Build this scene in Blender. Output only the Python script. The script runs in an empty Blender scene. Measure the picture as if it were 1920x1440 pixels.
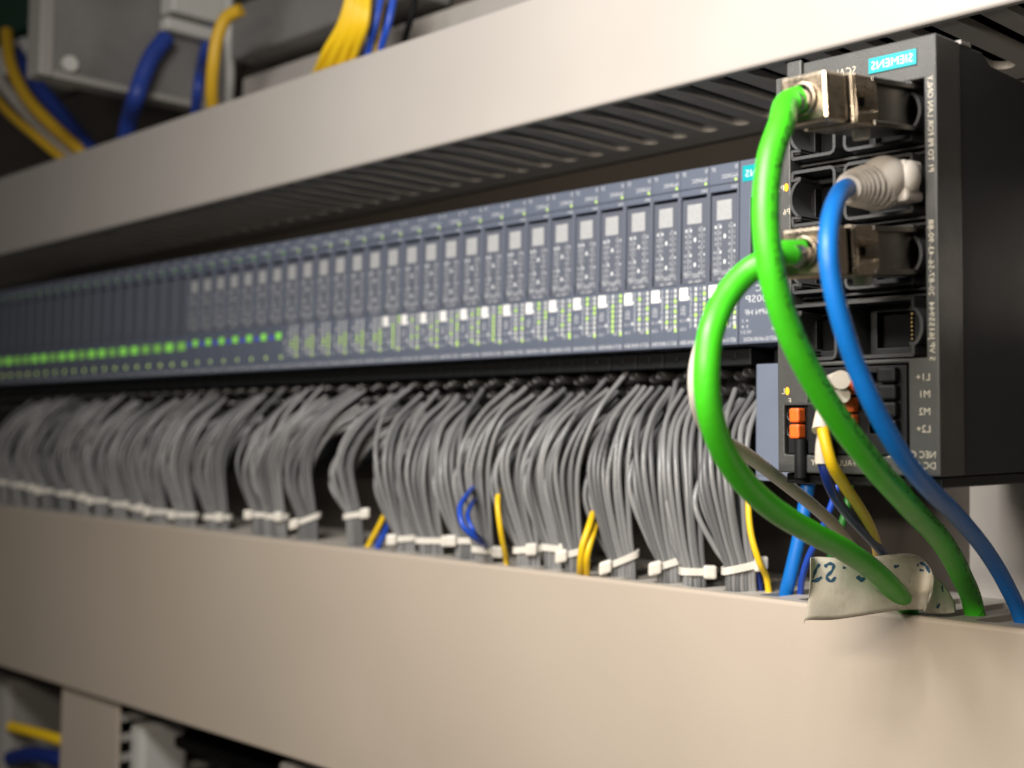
import bpy, bmesh, math, random
from mathutils import Vector, Matrix
from mathutils.bvhtree import BVHTree
random.seed(7)
S = 0.001                                    # everything below is written in millimetres
SC = bpy.context.scene
COL = SC.collection

# ------------------------------------------------------------------ camera
CP = Vector((315.90, -427.27, -42.336)); YAW, PIT, ROL, FPX = 0.804275, 0.048170, 0.016437, 2500.0
ca, sa, cb, sb = math.cos(YAW), math.sin(YAW), math.cos(PIT), math.sin(PIT)
FW = Vector((-sa*cb, ca*cb, sb)); _r = Vector((ca, sa, 0)); _u = _r.cross(FW)
RT = _r*math.cos(ROL) + _u*math.sin(ROL); UP = -_r*math.sin(ROL) + _u*math.cos(ROL)
cam = bpy.data.cameras.new('camera'); camo = bpy.data.objects.new('camera', cam); COL.objects.link(camo)
m = Matrix((RT, UP, -FW)).transposed().to_4x4(); m.translation = CP*S; camo.matrix_world = m
cam.sensor_width = 36; cam.lens = 36*FPX/1920; cam.clip_start = 0.01; cam.clip_end = 50
cam.dof.use_dof = True; cam.dof.focus_distance = 0.44; cam.dof.aperture_fstop = cam.lens*0.001/0.0049
SC.camera = camo
# ------------------------------------------------------------------ light
w = bpy.data.worlds.new('World'); SC.world = w; w.use_nodes = True
w.node_tree.nodes['Background'].inputs[0].default_value = (1.0, 0.93, 0.86, 1); w.node_tree.nodes['Background'].inputs[1].default_value = 0.04
def lamp(name, loc, to, size, power, col, spread=180):
    l = bpy.data.lights.new(name, 'AREA'); l.shape = 'RECTANGLE'; l.size = size[0]*S; l.size_y = size[1]*S; l.energy = power; l.color = col; l.spread = math.radians(spread)
    o = bpy.data.objects.new(name, l); COL.objects.link(o); o.location = Vector(loc)*S
    o.rotation_euler = (Vector(to)-Vector(loc)).to_track_quat('-Z', 'Y').to_euler(); return o
lamp('cabinet_lamp', (70, -440, 272), (40, 0, 0), (260, 90), 2.7, (1.0, 0.965, 0.93), 142)
lamp('warm_fill', (120, -500, 74), (10, 0, -110), (300, 40), 1.25, (1.0, 0.87, 0.73), 140)  # added warm fill for the slot ends and the lower duct, no real lamp
SC.cycles.diffuse_bounces = 2
vs = SC.view_settings; vs.view_transform = 'Standard'; vs.look = 'None'; vs.gamma = 1; vs.exposure = 0; vs.use_curve_mapping = False

def ray(px, py): return FW + RT*((px-960)/FPX) - UP*((py-720)/FPX)
def at(px, py, y):                          # the point seen at that pixel of the photograph, at real depth y
    d = ray(px, py); return CP + d*((y-CP.y)/d.y)
def atx(px, py, x):
    d = ray(px, py); return CP + d*((x-CP.x)/d.x)

# ------------------------------------------------------------------ materials
def mat(name, col, rough=0.5, metal=0.0, bump=0.0, bscale=900, var=0.0, vscale=60, emit=None, estr=0, spec=0.5, sss=0, coat=0, rvar=0.0, dirt=None):
    m = bpy.data.materials.new(name); m.use_nodes = True; nt = m.node_tree; N, L = nt.nodes, nt.links
    b = N['Principled BSDF']; b.inputs['Base Color'].default_value = (*col, 1); b.inputs['Roughness'].default_value = rough
    b.inputs['Metallic'].default_value = metal; b.inputs['Specular IOR Level'].default_value = spec
    if coat: b.inputs['Coat Weight'].default_value = coat; b.inputs['Coat Roughness'].default_value = 0.15
    if sss:
        b.inputs['Subsurface Weight'].default_value = sss; b.inputs['Subsurface Radius'].default_value = (1, .9, .8); b.inputs['Subsurface Scale'].default_value = 0.0015
    if emit: b.inputs['Emission Color'].default_value = (*emit, 1); b.inputs['Emission Strength'].default_value = estr
    tc = N.new('ShaderNodeTexCoord')
    if var:
        n = N.new('ShaderNodeTexNoise'); n.inputs['Scale'].default_value = vscale; n.inputs['Detail'].default_value = 6; L.new(tc.outputs['Object'], n.inputs['Vector'])
        mr = N.new('ShaderNodeMapRange'); mr.inputs[1].default_value = .3; mr.inputs[2].default_value = .7; mr.inputs[3].default_value = 1-var; mr.inputs[4].default_value = 1+var
        L.new(n.outputs['Fac'], mr.inputs[0])
        mx = N.new('ShaderNodeVectorMath'); mx.operation = 'SCALE'; mx.inputs[0].default_value = col; L.new(mr.outputs[0], mx.inputs['Scale'])
        src = mx.outputs[0]
        if dirt:
            n3 = N.new('ShaderNodeTexNoise'); n3.inputs['Scale'].default_value = dirt[2]; n3.inputs['Detail'].default_value = 8; L.new(tc.outputs['Object'], n3.inputs['Vector'])
            m3 = N.new('ShaderNodeMapRange'); m3.inputs[1].default_value = dirt[1]; m3.inputs[2].default_value = dirt[1]+.12; L.new(n3.outputs['Fac'], m3.inputs[0])
            mm = N.new('ShaderNodeMix'); mm.data_type = 'RGBA'; mm.inputs[7].default_value = (*dirt[0], 1)
            sc_ = N.new('ShaderNodeMath'); sc_.operation = 'MULTIPLY'; sc_.inputs[1].default_value = dirt[3]; L.new(m3.outputs[0], sc_.inputs[0])
            L.new(sc_.outputs[0], mm.inputs[0]); L.new(src, mm.inputs[6]); src = mm.outputs[2]
        L.new(src, b.inputs['Base Color'])
    if rvar:
        n = N.new('ShaderNodeTexNoise'); n.inputs['Scale'].default_value = vscale*2.3; n.inputs['Detail'].default_value = 5; L.new(tc.outputs['Object'], n.inputs['Vector'])
        mr = N.new('ShaderNodeMapRange'); mr.inputs[1].default_value = .3; mr.inputs[2].default_value = .7; mr.inputs[3].default_value = rough-rvar; mr.inputs[4].default_value = rough+rvar
        L.new(n.outputs['Fac'], mr.inputs[0]); L.new(mr.outputs[0], b.inputs['Roughness'])
    if bump:
        n = N.new('ShaderNodeTexNoise'); n.inputs['Scale'].default_value = bscale; n.inputs['Detail'].default_value = 3; L.new(tc.outputs['Object'], n.inputs['Vector'])
        bp = N.new('ShaderNodeBump'); bp.inputs['Strength'].default_value = bump; bp.inputs['Distance'].default_value = 0.0002
        L.new(n.outputs['Fac'], bp.inputs['Height']); L.new(bp.outputs[0], b.inputs['Normal'])
    return m
M = dict(
    ductw=mat('duct_pvc_warm_lit', (.49, .425, .35), .42, bump=.25, bscale=1500, var=.04, vscale=9, rvar=.08),  # warmer tint stands in for the warm light on the lower duct
    duct=mat('duct_pvc', (.44, .415, .385), .42, bump=.25, bscale=1500, var=.04, vscale=9, rvar=.08),
    finger=mat('finger_pvc', (.52, .49, .44), .5, bump=.2, var=.06, vscale=40),
    panel=mat('panel_steel', (.07, .06, .05), .5, bump=.3, var=.12, vscale=12),
    mod=mat('module_grey', (.108, .128, .175), .5, bump=.5, bscale=2600, var=.05, vscale=50),
    modlab=mat('module_label', (.098, .110, .142), .55, bump=.4, bscale=2600),
    modlight=mat('lower_housing_grey', (.14, .165, .225), .5, bump=.4, bscale=2600, var=.04),
    black=mat('black_plastic', (.008, .009, .010), .5, bump=.4, bscale=2000, spec=.3),
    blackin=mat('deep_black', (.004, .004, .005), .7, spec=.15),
    ring=mat('terminal_ring', (.016, .0155, .015), .35),
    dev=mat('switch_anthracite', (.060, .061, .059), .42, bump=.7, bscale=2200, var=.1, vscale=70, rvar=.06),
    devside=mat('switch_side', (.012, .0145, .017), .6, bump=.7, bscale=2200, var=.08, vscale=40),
    collar=mat('collar_grey', (.048, .050, .051), .38, bump=.4, bscale=1800),
    ink=mat('print_ink', (.74, .77, .79), .6),
    inkw=mat('print_ink_warm', (.72, .66, .52), .6),
    inkd=mat('print_ink_dark', (.01, .012, .01), .6),
    patch=mat('pale_patch', (.38, .39, .40), .6, var=.1, vscale=900),
    white=mat('white_marker', (.86, .86, .84), .5),
    teal=mat('teal_plate', (.0, .36, .40), .4), inkplate=mat('plate_ink', (.85, .9, .9), .5),
    ledoff=mat('indicator_window', (.62, .64, .62), .4),
    ledon=mat('indicator_green', (.3, .5, .1), .4, emit=(.62, .80, .22), estr=.72),
    ledfar=mat('indicator_bright_green', (.2, .6, .1), .4, emit=(.32, .85, .09), estr=.36),
    ledfar2=mat('indicator_green_dim', (.2, .5, .1), .4, emit=(.34, .8, .12), estr=.2), ledblue=mat('indicator_blue', (.05, .08, .6), .4, emit=(.1, .15, 1.0), estr=.18),
    amber=mat('indicator_amber', (.8, .4, .02), .35, emit=(1, .50, .02), estr=.75),
    green=mat('green_jacket', (.055, .54, .014), .42, bump=.35, bscale=500, var=.05, vscale=80, rvar=.06),
    blue=mat('blue_jacket', (.003, .155, .55), .45, bump=.3, bscale=500, var=.06, vscale=80),
    navym=mat('blue_sheath', (.016, .045, .27), .5, var=.1), navy=mat('navy_insulation', (.006, .022, .16), .42, bump=.2),
    bluew=mat('blue_insulation', (.012, .07, .48), .38, bump=.2),
    yellowd=mat('dull_yellow_sheath', (.62, .38, .02), .5), yellow=mat('yellow_insulation', (.85, .56, .012), .42, bump=.2),
    whitej=mat('white_jacket', (.58, .55, .49), .45, bump=.3, var=.06, vscale=60),
    gwire=mat('grey_insulation', (.215, .217, .219), .31, bump=.25, bscale=700, var=.07, vscale=60, rvar=.06),
    gwireb=mat('grey_insulation_darker', (.135, .138, .142), .38, bump=.25, bscale=700, var=.07, vscale=60),
    ferr=mat('ferrule_plastic', (.70, .64, .55), .4),
    nylon=mat('tie_nylon', (.72, .69, .62), .35, sss=.3),
    metal=mat('nickel_plug', (.41, .35, .27), .31, metal=1, bump=.35, bscale=1300, var=.12, vscale=120, rvar=.08),
    metald=mat('dark_plug_metal', (.17, .158, .142), .30, metal=1, bump=.2, var=.1, vscale=120),
    chrome=mat('bright_ferrule', (.75, .74, .72), .22, metal=1),
    boot=mat('boot_grey', (.61, .57, .515), .5, bump=.3, var=.04),
    orange=mat('orange_lever', (.95, .16, .02), .38),
    paper=mat('paper_tape', (.60, .56, .46), .6, bump=.4, bscale=600, var=.12, vscale=110, dirt=((.30, .24, .15), .60, 160, .5)),
    marker=mat('blue_marker', (.03, .09, .16), .6),
    boxm=mat('device_box_grey', (.17, .165, .16), .5, var=.3, vscale=18), boxe=mat('device_box_edge', (.30, .29, .27), .5),
    pale=mat('pale_plastic', (.55, .55, .52), .5), greend=mat('dark_green_insulation', (.02, .16, .02), .45), darkg=mat('dark_green', (.01, .06, .03), .5), gold=mat('contact_gold', (.8, .6, .25), .3, metal=1),
)

# ------------------------------------------------------------------ mesh builder
class MB:
    def __init__(s): s.v = []; s.f = []; s.sm = []
    def add(s, vs, fs, smooth=False):
        n = len(s.v); s.v += [tuple(p) for p in vs]; s.f += [tuple(i+n for i in f) for f in fs]; s.sm += [smooth]*len(fs); return s
    def box(s, x0, x1, y0, y1, z0, z1):
        return s.add([(x, y, z) for x in (x0, x1) for y in (y0, y1) for z in (z0, z1)],
                     [(0, 1, 3, 2), (4, 6, 7, 5), (0, 4, 5, 1), (2, 3, 7, 6), (0, 2, 6, 4), (1, 5, 7, 3)])
    def plate(s, x0, x1, z0, z1, y0, y1, holes):
        xs = sorted({x0, x1, *[h[0] for h in holes], *[h[1] for h in holes]}); zs = sorted({z0, z1, *[h[2] for h in holes], *[h[3] for h in holes]})
        solid = lambda i, j: 0 <= i < len(xs)-1 and 0 <= j < len(zs)-1 and not any(h[0] <= (xs[i]+xs[i+1])/2 <= h[1] and h[2] <= (zs[j]+zs[j+1])/2 <= h[3] for h in holes)
        idx = {}; V = []; F = []
        def g(i, j, k):
            if (i, j, k) not in idx: idx[(i, j, k)] = len(V); V.append((xs[i], (y0, y1)[k], zs[j]))
            return idx[(i, j, k)]
        for i in range(len(xs)-1):
            for j in range(len(zs)-1):
                if not solid(i, j): continue
                F.append((g(i, j, 0), g(i+1, j, 0), g(i+1, j+1, 0), g(i, j+1, 0))); F.append((g(i, j, 1), g(i, j+1, 1), g(i+1, j+1, 1), g(i+1, j, 1)))
                if not solid(i-1, j): F.append((g(i, j, 0), g(i, j+1, 0), g(i, j+1, 1), g(i, j, 1)))
                if not solid(i+1, j): F.append((g(i+1, j, 0), g(i+1, j, 1), g(i+1, j+1, 1), g(i+1, j+1, 0)))
                if not solid(i, j-1): F.append((g(i, j, 0), g(i, j, 1), g(i+1, j, 1), g(i+1, j, 0)))
                if not solid(i, j+1): F.append((g(i, j+1, 0), g(i+1, j+1, 0), g(i+1, j+1, 1), g(i, j+1, 1)))
        return s.add(V, F)
    def prism(s, poly, a, b, axis='x', smooth=False):   # poly in the two other axes (in order), extruded from a to b
        mk = {'x': lambda t, p: (t, p[0], p[1]), 'y': lambda t, p: (p[0], t, p[1]), 'z': lambda t, p: (p[0], p[1], t)}[axis]
        n = len(poly); V = [mk(a, p) for p in poly]+[mk(b, p) for p in poly]
        F = [tuple(range(n)), tuple(range(2*n-1, n-1, -1))]; s.add(V, F)
        return s.add(V, [(i, (i+1) % n, n+(i+1) % n, n+i) for i in range(n)], smooth)
    def tube(s, path, r, n=12, caps=True, start=0, end=None):
        fr = frames(path); rr = r if isinstance(r, (list, tuple)) else [r]*len(path)
        V = []; F = []
        for (p, t, a, b), q in zip(fr, rr):
            for k in range(n):
                th = 2*math.pi*k/n; V.append(p + a*(q*math.cos(th)) + b*(q*math.sin(th)))
        for i in range(len(fr)-1):
            for k in range(n): F.append((i*n+k, i*n+(k+1) % n, (i+1)*n+(k+1) % n, (i+1)*n+k))
        s.add(V, F, True)
        if caps: s.add(V[:n], [tuple(range(n))]); s.add(V[-n:], [tuple(range(n))])
        return s
    def ring(s, c, r0, r1, y0, y1, n=18):               # hollow tube along y
        V = []
        for (r, y) in ((r1, y1), (r1, y0), (r0, y0), (r0, y1)):
            for k in range(n): V.append((c[0]+r*math.cos(2*math.pi*k/n), y, c[1]+r*math.sin(2*math.pi*k/n)))
        return s.add(V, [(j*n+k, j*n+(k+1) % n, (j+1)*n+(k+1) % n, (j+1)*n+k) for j in range(3) for k in range(n)], True)
    def build(s, name, material, root=None, world=False, bevel=0, loc=None):
        me = bpy.data.meshes.new(name)
        if world and root is not None:
            M0 = root.matrix_basis.copy(); pr_ = root.parent
            while pr_ is not None: M0 = pr_.matrix_basis @ M0; pr_ = pr_.parent
            inv = M0.inverted(); V = [inv @ (Vector(p)*S) for p in s.v]
        else: V = [Vector(p)*S for p in s.v]
        if loc is not None: V = [v-Vector(loc)*S for v in V]
        me.from_pydata(V, [], s.f); me.validate(); 
        if len(me.polygons) == len(s.sm): me.polygons.foreach_set('use_smooth', s.sm)
        bm = bmesh.new(); bm.from_mesh(me)
        if bevel: bmesh.ops.remove_doubles(bm, verts=bm.verts, dist=1e-6)
        bmesh.ops.recalc_face_normals(bm, faces=bm.faces); bm.to_mesh(me); bm.free()
        me.materials.append(M[material] if isinstance(material, str) else material)
        o = bpy.data.objects.new(name, me); COL.objects.link(o)
        if root is not None: o.parent = root
        if loc is not None: o.location = Vector(loc)*S
        if bevel:
            b = o.modifiers.new('bevel', 'BEVEL'); b.width = bevel*S; b.segments = 2; b.limit_method = 'ANGLE'; b.angle_limit = math.radians(40); b.harden_normals = False
        return o
def frames(path):
    P = [Vector(p) for p in path]; T = []
    for i in range(len(P)):
        t = P[min(i+1, len(P)-1)]-P[max(i-1, 0)]; T.append(t.normalized())
    ref = Vector((0, 0, 1)) if abs(T[0].z) < .9 else Vector((1, 0, 0))
    a = (ref - T[0]*ref.dot(T[0])).normalized(); out = []
    for p, t in zip(P, T):
        a = (a - t*a.dot(t)).normalized(); out.append((p, t, a, t.cross(a)))
    return out
def smooth(pts, k=6):
    P = [Vector(p) for p in pts]; P = [P[0]*2-P[1]]+P+[P[-1]*2-P[-2]]; out = []
    for i in range(1, len(P)-2):
        p0, p1, p2, p3 = P[i-1:i+3]
        d1 = max((p1-p0).length, 1e-4)**.5; d2 = max((p2-p1).length, 1e-4)**.5; d3 = max((p3-p2).length, 1e-4)**.5
        m1 = (p2-p1) + d2*((p1-p0)/d1 - (p2-p0)/(d1+d2)); m2 = (p2-p1) + d2*((p3-p2)/d3 - (p3-p1)/(d2+d3))
        for j in range(k):
            t = j/k; out.append(p1*(2*t**3-3*t*t+1)+m1*(t**3-2*t*t+t)+p2*(-2*t**3+3*t*t)+m2*(t**3-t*t))
    out.append(P[-2]); return out

def empty(name, loc=(0, 0, 0), rot=(0, 0, 0)):
    o = bpy.data.objects.new(name, None); COL.objects.link(o); o.location = Vector(loc)*S; o.rotation_euler = rot; o.empty_display_size = .01
    o.matrix_basis = Matrix.Translation(Vector(loc)*S) @ __import__('mathutils').Euler(rot).to_matrix().to_4x4(); return o
def tag(o, label=None, cat=None, group=None, kind=None):
    for k, v in (('label', label), ('category', cat), ('group', group), ('kind', kind)):
        if v: o[k] = v
    return o
def copy_tree(o, parent=None):
    c = o.copy(); COL.objects.link(c); c.parent = parent
    for ch in [x for x in KIDS.get(o.name, [])]: copy_tree(ch, c)
    return c
KIDS = {}

_tc = {}
def glyphs(s, sp=1.0):
    if (s, sp) in _tc: return _tc[(s, sp)]
    cu = bpy.data.curves.new('t', 'FONT'); cu.body = s; cu.size = 1.0; cu.resolution_u = 2; cu.space_character = sp; cu.offset = -.012
    o = bpy.data.objects.new('t', cu); me = bpy.data.meshes.new_from_object(o)
    V = [(v.co.x, v.co.y) for v in me.vertices]; F = [tuple(p.vertices) for p in me.polygons]
    bpy.data.objects.remove(o); bpy.data.curves.remove(cu); bpy.data.meshes.remove(me)
    _tc[(s, sp)] = (V, F); return V, F
def text(mb, s, x, z, h, y, width=None, rot=False, anchor='r', bold=0):
    """the photograph shows the place mirrored: lettering runs from right to left; x is its right end (or left end), z its foot"""
    V, F = glyphs(s)
    if not V: return
    x0 = min(v[0] for v in V); x1 = max(v[0] for v in V); k = h/0.72; kx = k if width is None else width/(x1-x0)
    if rot: pts = [(x+v[1]*k, y, z+(v[0]-x0)*kx) for v in V]
    elif anchor == 'r': pts = [(x-(v[0]-x0)*kx, y, z+v[1]*k) for v in V]
    else: pts = [(x+(x1-v[0])*kx, y, z+v[1]*k) for v in V]
    mb.add(pts, F)
def side_angle(f, deg):
    p, t, a, b = f; c = (Vector((300, -420, 0))-p); c = (c-t*c.dot(t)).normalized(); sd = t.cross(c)
    if sd.dot(Vector((.7, .7, 0))) < 0: sd = -sd
    d = c*math.cos(math.radians(deg))+sd*math.sin(math.radians(deg)); return math.atan2(d.dot(b), d.dot(a))
def text_on_tube(mb, path, r, s, s0, th0, h, width=None, side=0):
    V, F = glyphs(s, 1.15)
    x0 = min(v[0] for v in V); x1 = max(v[0] for v in V); k = h/.72; kx = k if width is None else width/(x1-x0)
    fr = frames(path); L = [0]
    for i in range(1, len(fr)): L.append(L[-1]+(fr[i][0]-fr[i-1][0]).length)
    pts = []
    for v in V:
        q = min(max(s0+(v[0]-x0)*kx, 0), L[-1]-1e-3); i = max(j for j in range(len(L)) if L[j] <= q); i = min(i, len(L)-2)
        if side: th0 = side_angle(fr[i], side)
        t = (q-L[i])/(L[i+1]-L[i]); p = fr[i][0].lerp(fr[i+1][0], t); a = fr[i][2].lerp(fr[i+1][2], t); b = fr[i][3].lerp(fr[i+1][3], t)
        th = th0 - (v[1]-.36)*k/r; pts.append(p+(a*math.cos(th)+b*math.sin(th))*(r+.05))
    mb.add(pts, F)
def ordinal(n):
    a = ['', 'first', 'second', 'third', 'fourth', 'fifth', 'sixth', 'seventh', 'eighth', 'ninth', 'tenth', 'eleventh', 'twelfth', 'thirteenth', 'fourteenth', 'fifteenth', 'sixteenth', 'seventeenth', 'eighteenth', 'nineteenth']
    if n < 20: return a[n]
    t = {2: 'twent', 3: 'thirt', 4: 'fort', 5: 'fift'}[n//10]
    return t+'ieth' if n % 10 == 0 else t+'y-'+a[n % 10]

# ------------------------------------------------------------------ the setting
mb = MB().box(-1900, 700, 70, 74, -700, 600)
tag(mb.build('back_panel', 'panel'), kind='structure')

# ------------------------------------------------------------------ wiring ducts
X0, X1 = -1500, 420
def duct(name, label, ztop, zbot, pitch, phase, cm='duct'):
    root = tag(empty(name, (0, 60, zbot(0))), label, 'cable duct', 'horizontal wiring ducts')
    W = 3.0; yF = -20
    def seg(poly):      # poly: list of (y, t, dz) swept along x
        n = 13; V = []; F = []
        xs = [X0+(X1-X0)*i/(n-1) for i in range(n)]; m = len(poly)
        for x in xs:
            for (y, t, dz) in poly: V.append((x, y, zbot(x)+(ztop(x)-zbot(x))*t+dz))
        for i in range(n-1):
            for k in range(m): F.append((i*m+k, i*m+(k+1) % m, (i+1)*m+(k+1) % m, (i+1)*m+k))
        F += [tuple(range(m)), tuple(range((n-1)*m, n*m))]
        return V, F
    c = MB(); r = 1.6; out = []
    for k in range(5):
        th = math.pi/2*k/4; out.append((yF+r-r*math.sin(th), 1, -r+r*math.cos(th)))
    lo = [(y, 0, -dz) for (y, t, dz) in out[::-1]]
    prof = [(-16.6, 1, 0)]+out+lo+[(-16.6, 0, 0), (-16.6, 0, 1.5), (yF+1.8, 0, 1.5), (yF+1.8, 1, -1.5), (-16.6, 1, -1.5)]
    c.add(*seg(prof)); c.sm = [False]*len(c.sm); c.build('cover', cm, root, world=True)
    b = MB(); b.add(*seg([(66, 0, 2), (69.5, 0, 2), (69.5, 1, -2), (66, 1, -2)])); b.build('base', 'finger', root, world=True)
    if cm != 'ductw':
        lid = MB(); lid.add(*seg([(-18, 1, -.6), (66, 1, -.6), (66, 1, -2.4), (-18, 1, -2.4)])); lid.build('upper_wall', 'finger', root, world=True)  # left unslotted so that no light leaks into the duct
        lin = MB(); lin.add(*seg([(-17.5, .95, -3), (65.5, .95, -3), (65.5, .95, -4), (-17.5, .95, -4)])); lin.add(*seg([(65, 0, 6), (65.8, 0, 6), (65.8, .95, -4), (65, .95, -4)])); lin.build('light_block', 'blackin', root, world=True)  # added black sheets that block light, so the slots stay dark
    for side in (('top', 'bottom') if cm == 'ductw' else ('bottom',)):
        f = MB(); hw = 4.2; rr = hw; y0 = -18.1; y1 = 50; yw = 66
        za = (lambda x: ztop(x)-.5) if side == 'top' else (lambda x: zbot(x)+.5)
        dz = -W if side == 'top' else W
        x = phase - math.ceil((phase-X0)/pitch)*pitch
        while x < X1:
            xl, xr = x+hw, x+pitch-hw
            shut = side == 'top' and cm == 'ductw'
            P = ([(x, y0), (x, -10)]+[(x+hw*math.sin(a), -10+2.5-2.5*math.cos(a)) for a in [math.pi/2*i/4 for i in range(1, 5)]] if shut else [(xl, y0)])+[(x+hw*math.cos(a), y1-rr+rr*math.sin(a)) for a in [math.pi/2*i/5 for i in range(6)]]+[(x, yw), (x+pitch, yw)]
            P += [(x+pitch-hw*math.cos(a), y1-rr+rr*math.sin(a)) for a in [math.pi/2*i/5 for i in range(5, -1, -1)]]+([(x+pitch-hw*math.sin(a), -10+2.5-2.5*math.cos(a)) for a in [math.pi/2*i/4 for i in range(4, 0, -1)]]+[(x+pitch, -10), (x+pitch, y0)] if shut else [(xr, y0)])
            n = len(P); V = [(p[0], p[1], za(p[0])) for p in P]+[(p[0], p[1], za(p[0])+dz) for p in P]
            f.add(V, [tuple(range(n)), tuple(range(2*n-1, n-1, -1))]+[(i, (i+1) % n, n+(i+1) % n, n+i) for i in range(n)])
            x += pitch
        f.build('slotted_wall', 'finger', root, world=True)
    return root
UT = lambda x: 157.6+.007*x; UB = lambda x: 102.2+.0115*x
LT = lambda x: -95.2-.0072*x; LB = lambda x: -206.6-.003*x
duct('cable_duct', 'long beige cable duct running above the row of grey modules', UT, UB, 17.25, -16.5)
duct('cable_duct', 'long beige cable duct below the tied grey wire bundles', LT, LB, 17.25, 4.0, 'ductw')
# vertical duct joining from below
p = at(225, 1320, -14); q = at(118, 1320, -14)
root = tag(empty('cable_duct', (p.x, 60, -420)), 'short upright beige duct meeting the underside of the lower duct', 'cable duct')
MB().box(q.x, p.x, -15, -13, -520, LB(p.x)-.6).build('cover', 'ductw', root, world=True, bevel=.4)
f = MB()
for i in range(24):
    z = -214-i*12.5; f.box(p.x-3, p.x-1.5, -13, 60, z-5, z); f.box(q.x+1.5, q.x+3, -13, 60, z-5, z)
f.box(p.x-3, p.x-1.5, 60, 69, -520, -214); f.box(q.x+1.5, q.x+3, 60, 69, -520, -214)
f.build('slotted_wall', 'boxe', root, world=True)

# ------------------------------------------------------------------ input / output modules
def led_grid():
    return [(c, r) for c in (0, 1) for r in range(8)]
def module(kind, lit):
    root = empty('io_module', (0, 0, 0)); K = []
    def part(mb, name, m, par=root, bevel=0):
        o = mb.build(name, m, par, bevel=bevel); KIDS.setdefault(par.name, []).append(o); return o
    h = MB().plate(.12, 14.88, 0, 73, 0, 3.2, [(1.7, 14.0, 60.5, 61.9), (.75, 1.7, 27.5, 61.9)])
    h.box(.12, 14.88, 3.2, 58, 0, 73)
    part(h, 'housing', 'mod', bevel=.28)
    g = MB().box(.2, 14.8, -.05, .4, 64.6, 64.95)
    part(g, 'hinge_seam', 'blackin')
    g = MB().box(1.72, 14.0, 3.0, 3.15, 60.5, 61.9).box(.77, 1.7, 3.0, 3.15, 27.5, 61.9).box(.95, 1.75, -.02, 3, 26, 30.6)
    part(g, 'label_slot', 'blackin')
    lp = MB().plate(1.95, 14.3, 25.6, 60.3, -.42, .1, [])
    part(lp, 'label_panel', 'modlab', bevel=.18)
    plain = kind == 'd'; kind = 'a' if plain else kind
    if kind == 'a':
        part(MB().box(4.6, 11.9, -.5, -.3, 50.2, 58.2), 'pale_patch', 'patch')
        if not plain: part(MB().box(.5, 4.9, -.08, .1, 19.2, 24.4), 'white_marker', 'white')
    tx = MB(); y = -.07
    text(tx, 'DI', 14.3, 70.3, 1.7, y, 1.2); text(tx, 'ST', 2.6, 70.3, 1.7, y, 1.9, anchor='l') if False else text(tx, 'ST', 3.4, 70.3, 1.7, y, 1.9)
    text(tx, '16x24VDC', 14.3, 66.9, 1.8, y, 7.8); text(tx, 'DIAG', 14.3, 62.6, 1.25, y, 2.9)
    t2 = MB(); text(t2, '6ES7131-6BH00-0BA0', 14.2, 1.1, 1.75, y, 13.2); part(t2, 'order_number', 'ink')
    text(tx, 'PWR', 11.6, 6.6, 1.4, y, 2.3) if kind == 'a' else None
    if kind == 'a':
        text(tx, 'X 2', 3.9, 15.6, 1.4, y, 2.7); text(tx, '3 4', 3.9, 13.2, 1.4, y, 2.7)
        tx.box(.9, 4.1, y, y+.03, 15.12, 15.26).box(2.45, 2.6, y, y+.03, 13, 17.2)
        text(tx, 'V1.1.0', 4.9, 10.3, 1.35, y, 4.1); text(tx, 'CC00', 4.2, 6.8, 1.35, y, 3.2)
        for r in range(8):
            z = 23.5-2.12*r
            text(tx, '.%d' % (2*r if r < 4 else 2*r-8), 12.1, z-.65, 1.3, y, 1.2); text(tx, '.%d' % (2*r+1 if r < 4 else 2*r-7), 7.6, z-.65, 1.3, y, 1.2)
        for z0, z1 in ((16, 24.4), (7.6, 15.8)):
            tx.box(6.1, 6.22, y, y+.03, z0, z1).box(6.1, 6.7, y, y+.03, z0, z0+.12).box(6.1, 6.7, y, y+.03, z1-.12, z1)
        for z in (20.0, 11.2):
            tx.add([(5.35+.5*math.cos(a*math.pi/4), y, z+.75*math.sin(a*math.pi/4)) for a in range(8)], [tuple(range(8))])
    if kind in 'ac':
        y2 = -.48
        for zt in (48.2, 38.0):                                       # two halves of the wiring diagram
            for r in range(4):
                z = zt-2.35*r-1.3
                text(tx, str(2*r+1), 6.9, z, 1.35, y2, .8); text(tx, str(2*r), 11.3, z, 1.35, y2, .8)
                text(tx, str(10+r) if zt < 40 else str(2*r+1), 4.5, z, 1.35, y2, 1.3 if zt < 40 else .8); text(tx, str(r+1), 13.6, z, 1.2, y2, .5)
            for xx in (5.2, 12.0): tx.box(xx, xx+.13, y2, y2+.03, zt-9.4, zt+.5)
            tx.box(5.2, 6.4, y2, y2+.03, zt+.4, zt+.52).box(11, 12.1, y2, y2+.03, zt+.4, zt+.52).box(5.2, 6.2, y2, y2+.03, zt-9.4, zt-9.28)
            tx.add([(8.6+.6*math.cos(a*math.pi/4), y2, zt-4.6+1.0*math.sin(a*math.pi/4)) for a in range(8)], [tuple(range(8))])
        tx.box(2.6, 13.6, y2, y2+.03, 29.6, 29.72).box(4, 4.13, y2, y2+.03, 29.7, 31)
        text(tx, 'L+', 13.9, 28.0, 1.25, y2, 1.3); text(tx, '24VDC', 11.2, 28.0, 1.35, y2, 4.4); text(tx, 'M', 4.6, 28.0, 1.3, y2, 1.0); text(tx, 'MAX. 10A', 11.8, 25.95, 1.3, y2, 6.4)
    part(tx, 'lettering', 'ink')
    on, off = MB(), MB()
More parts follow.
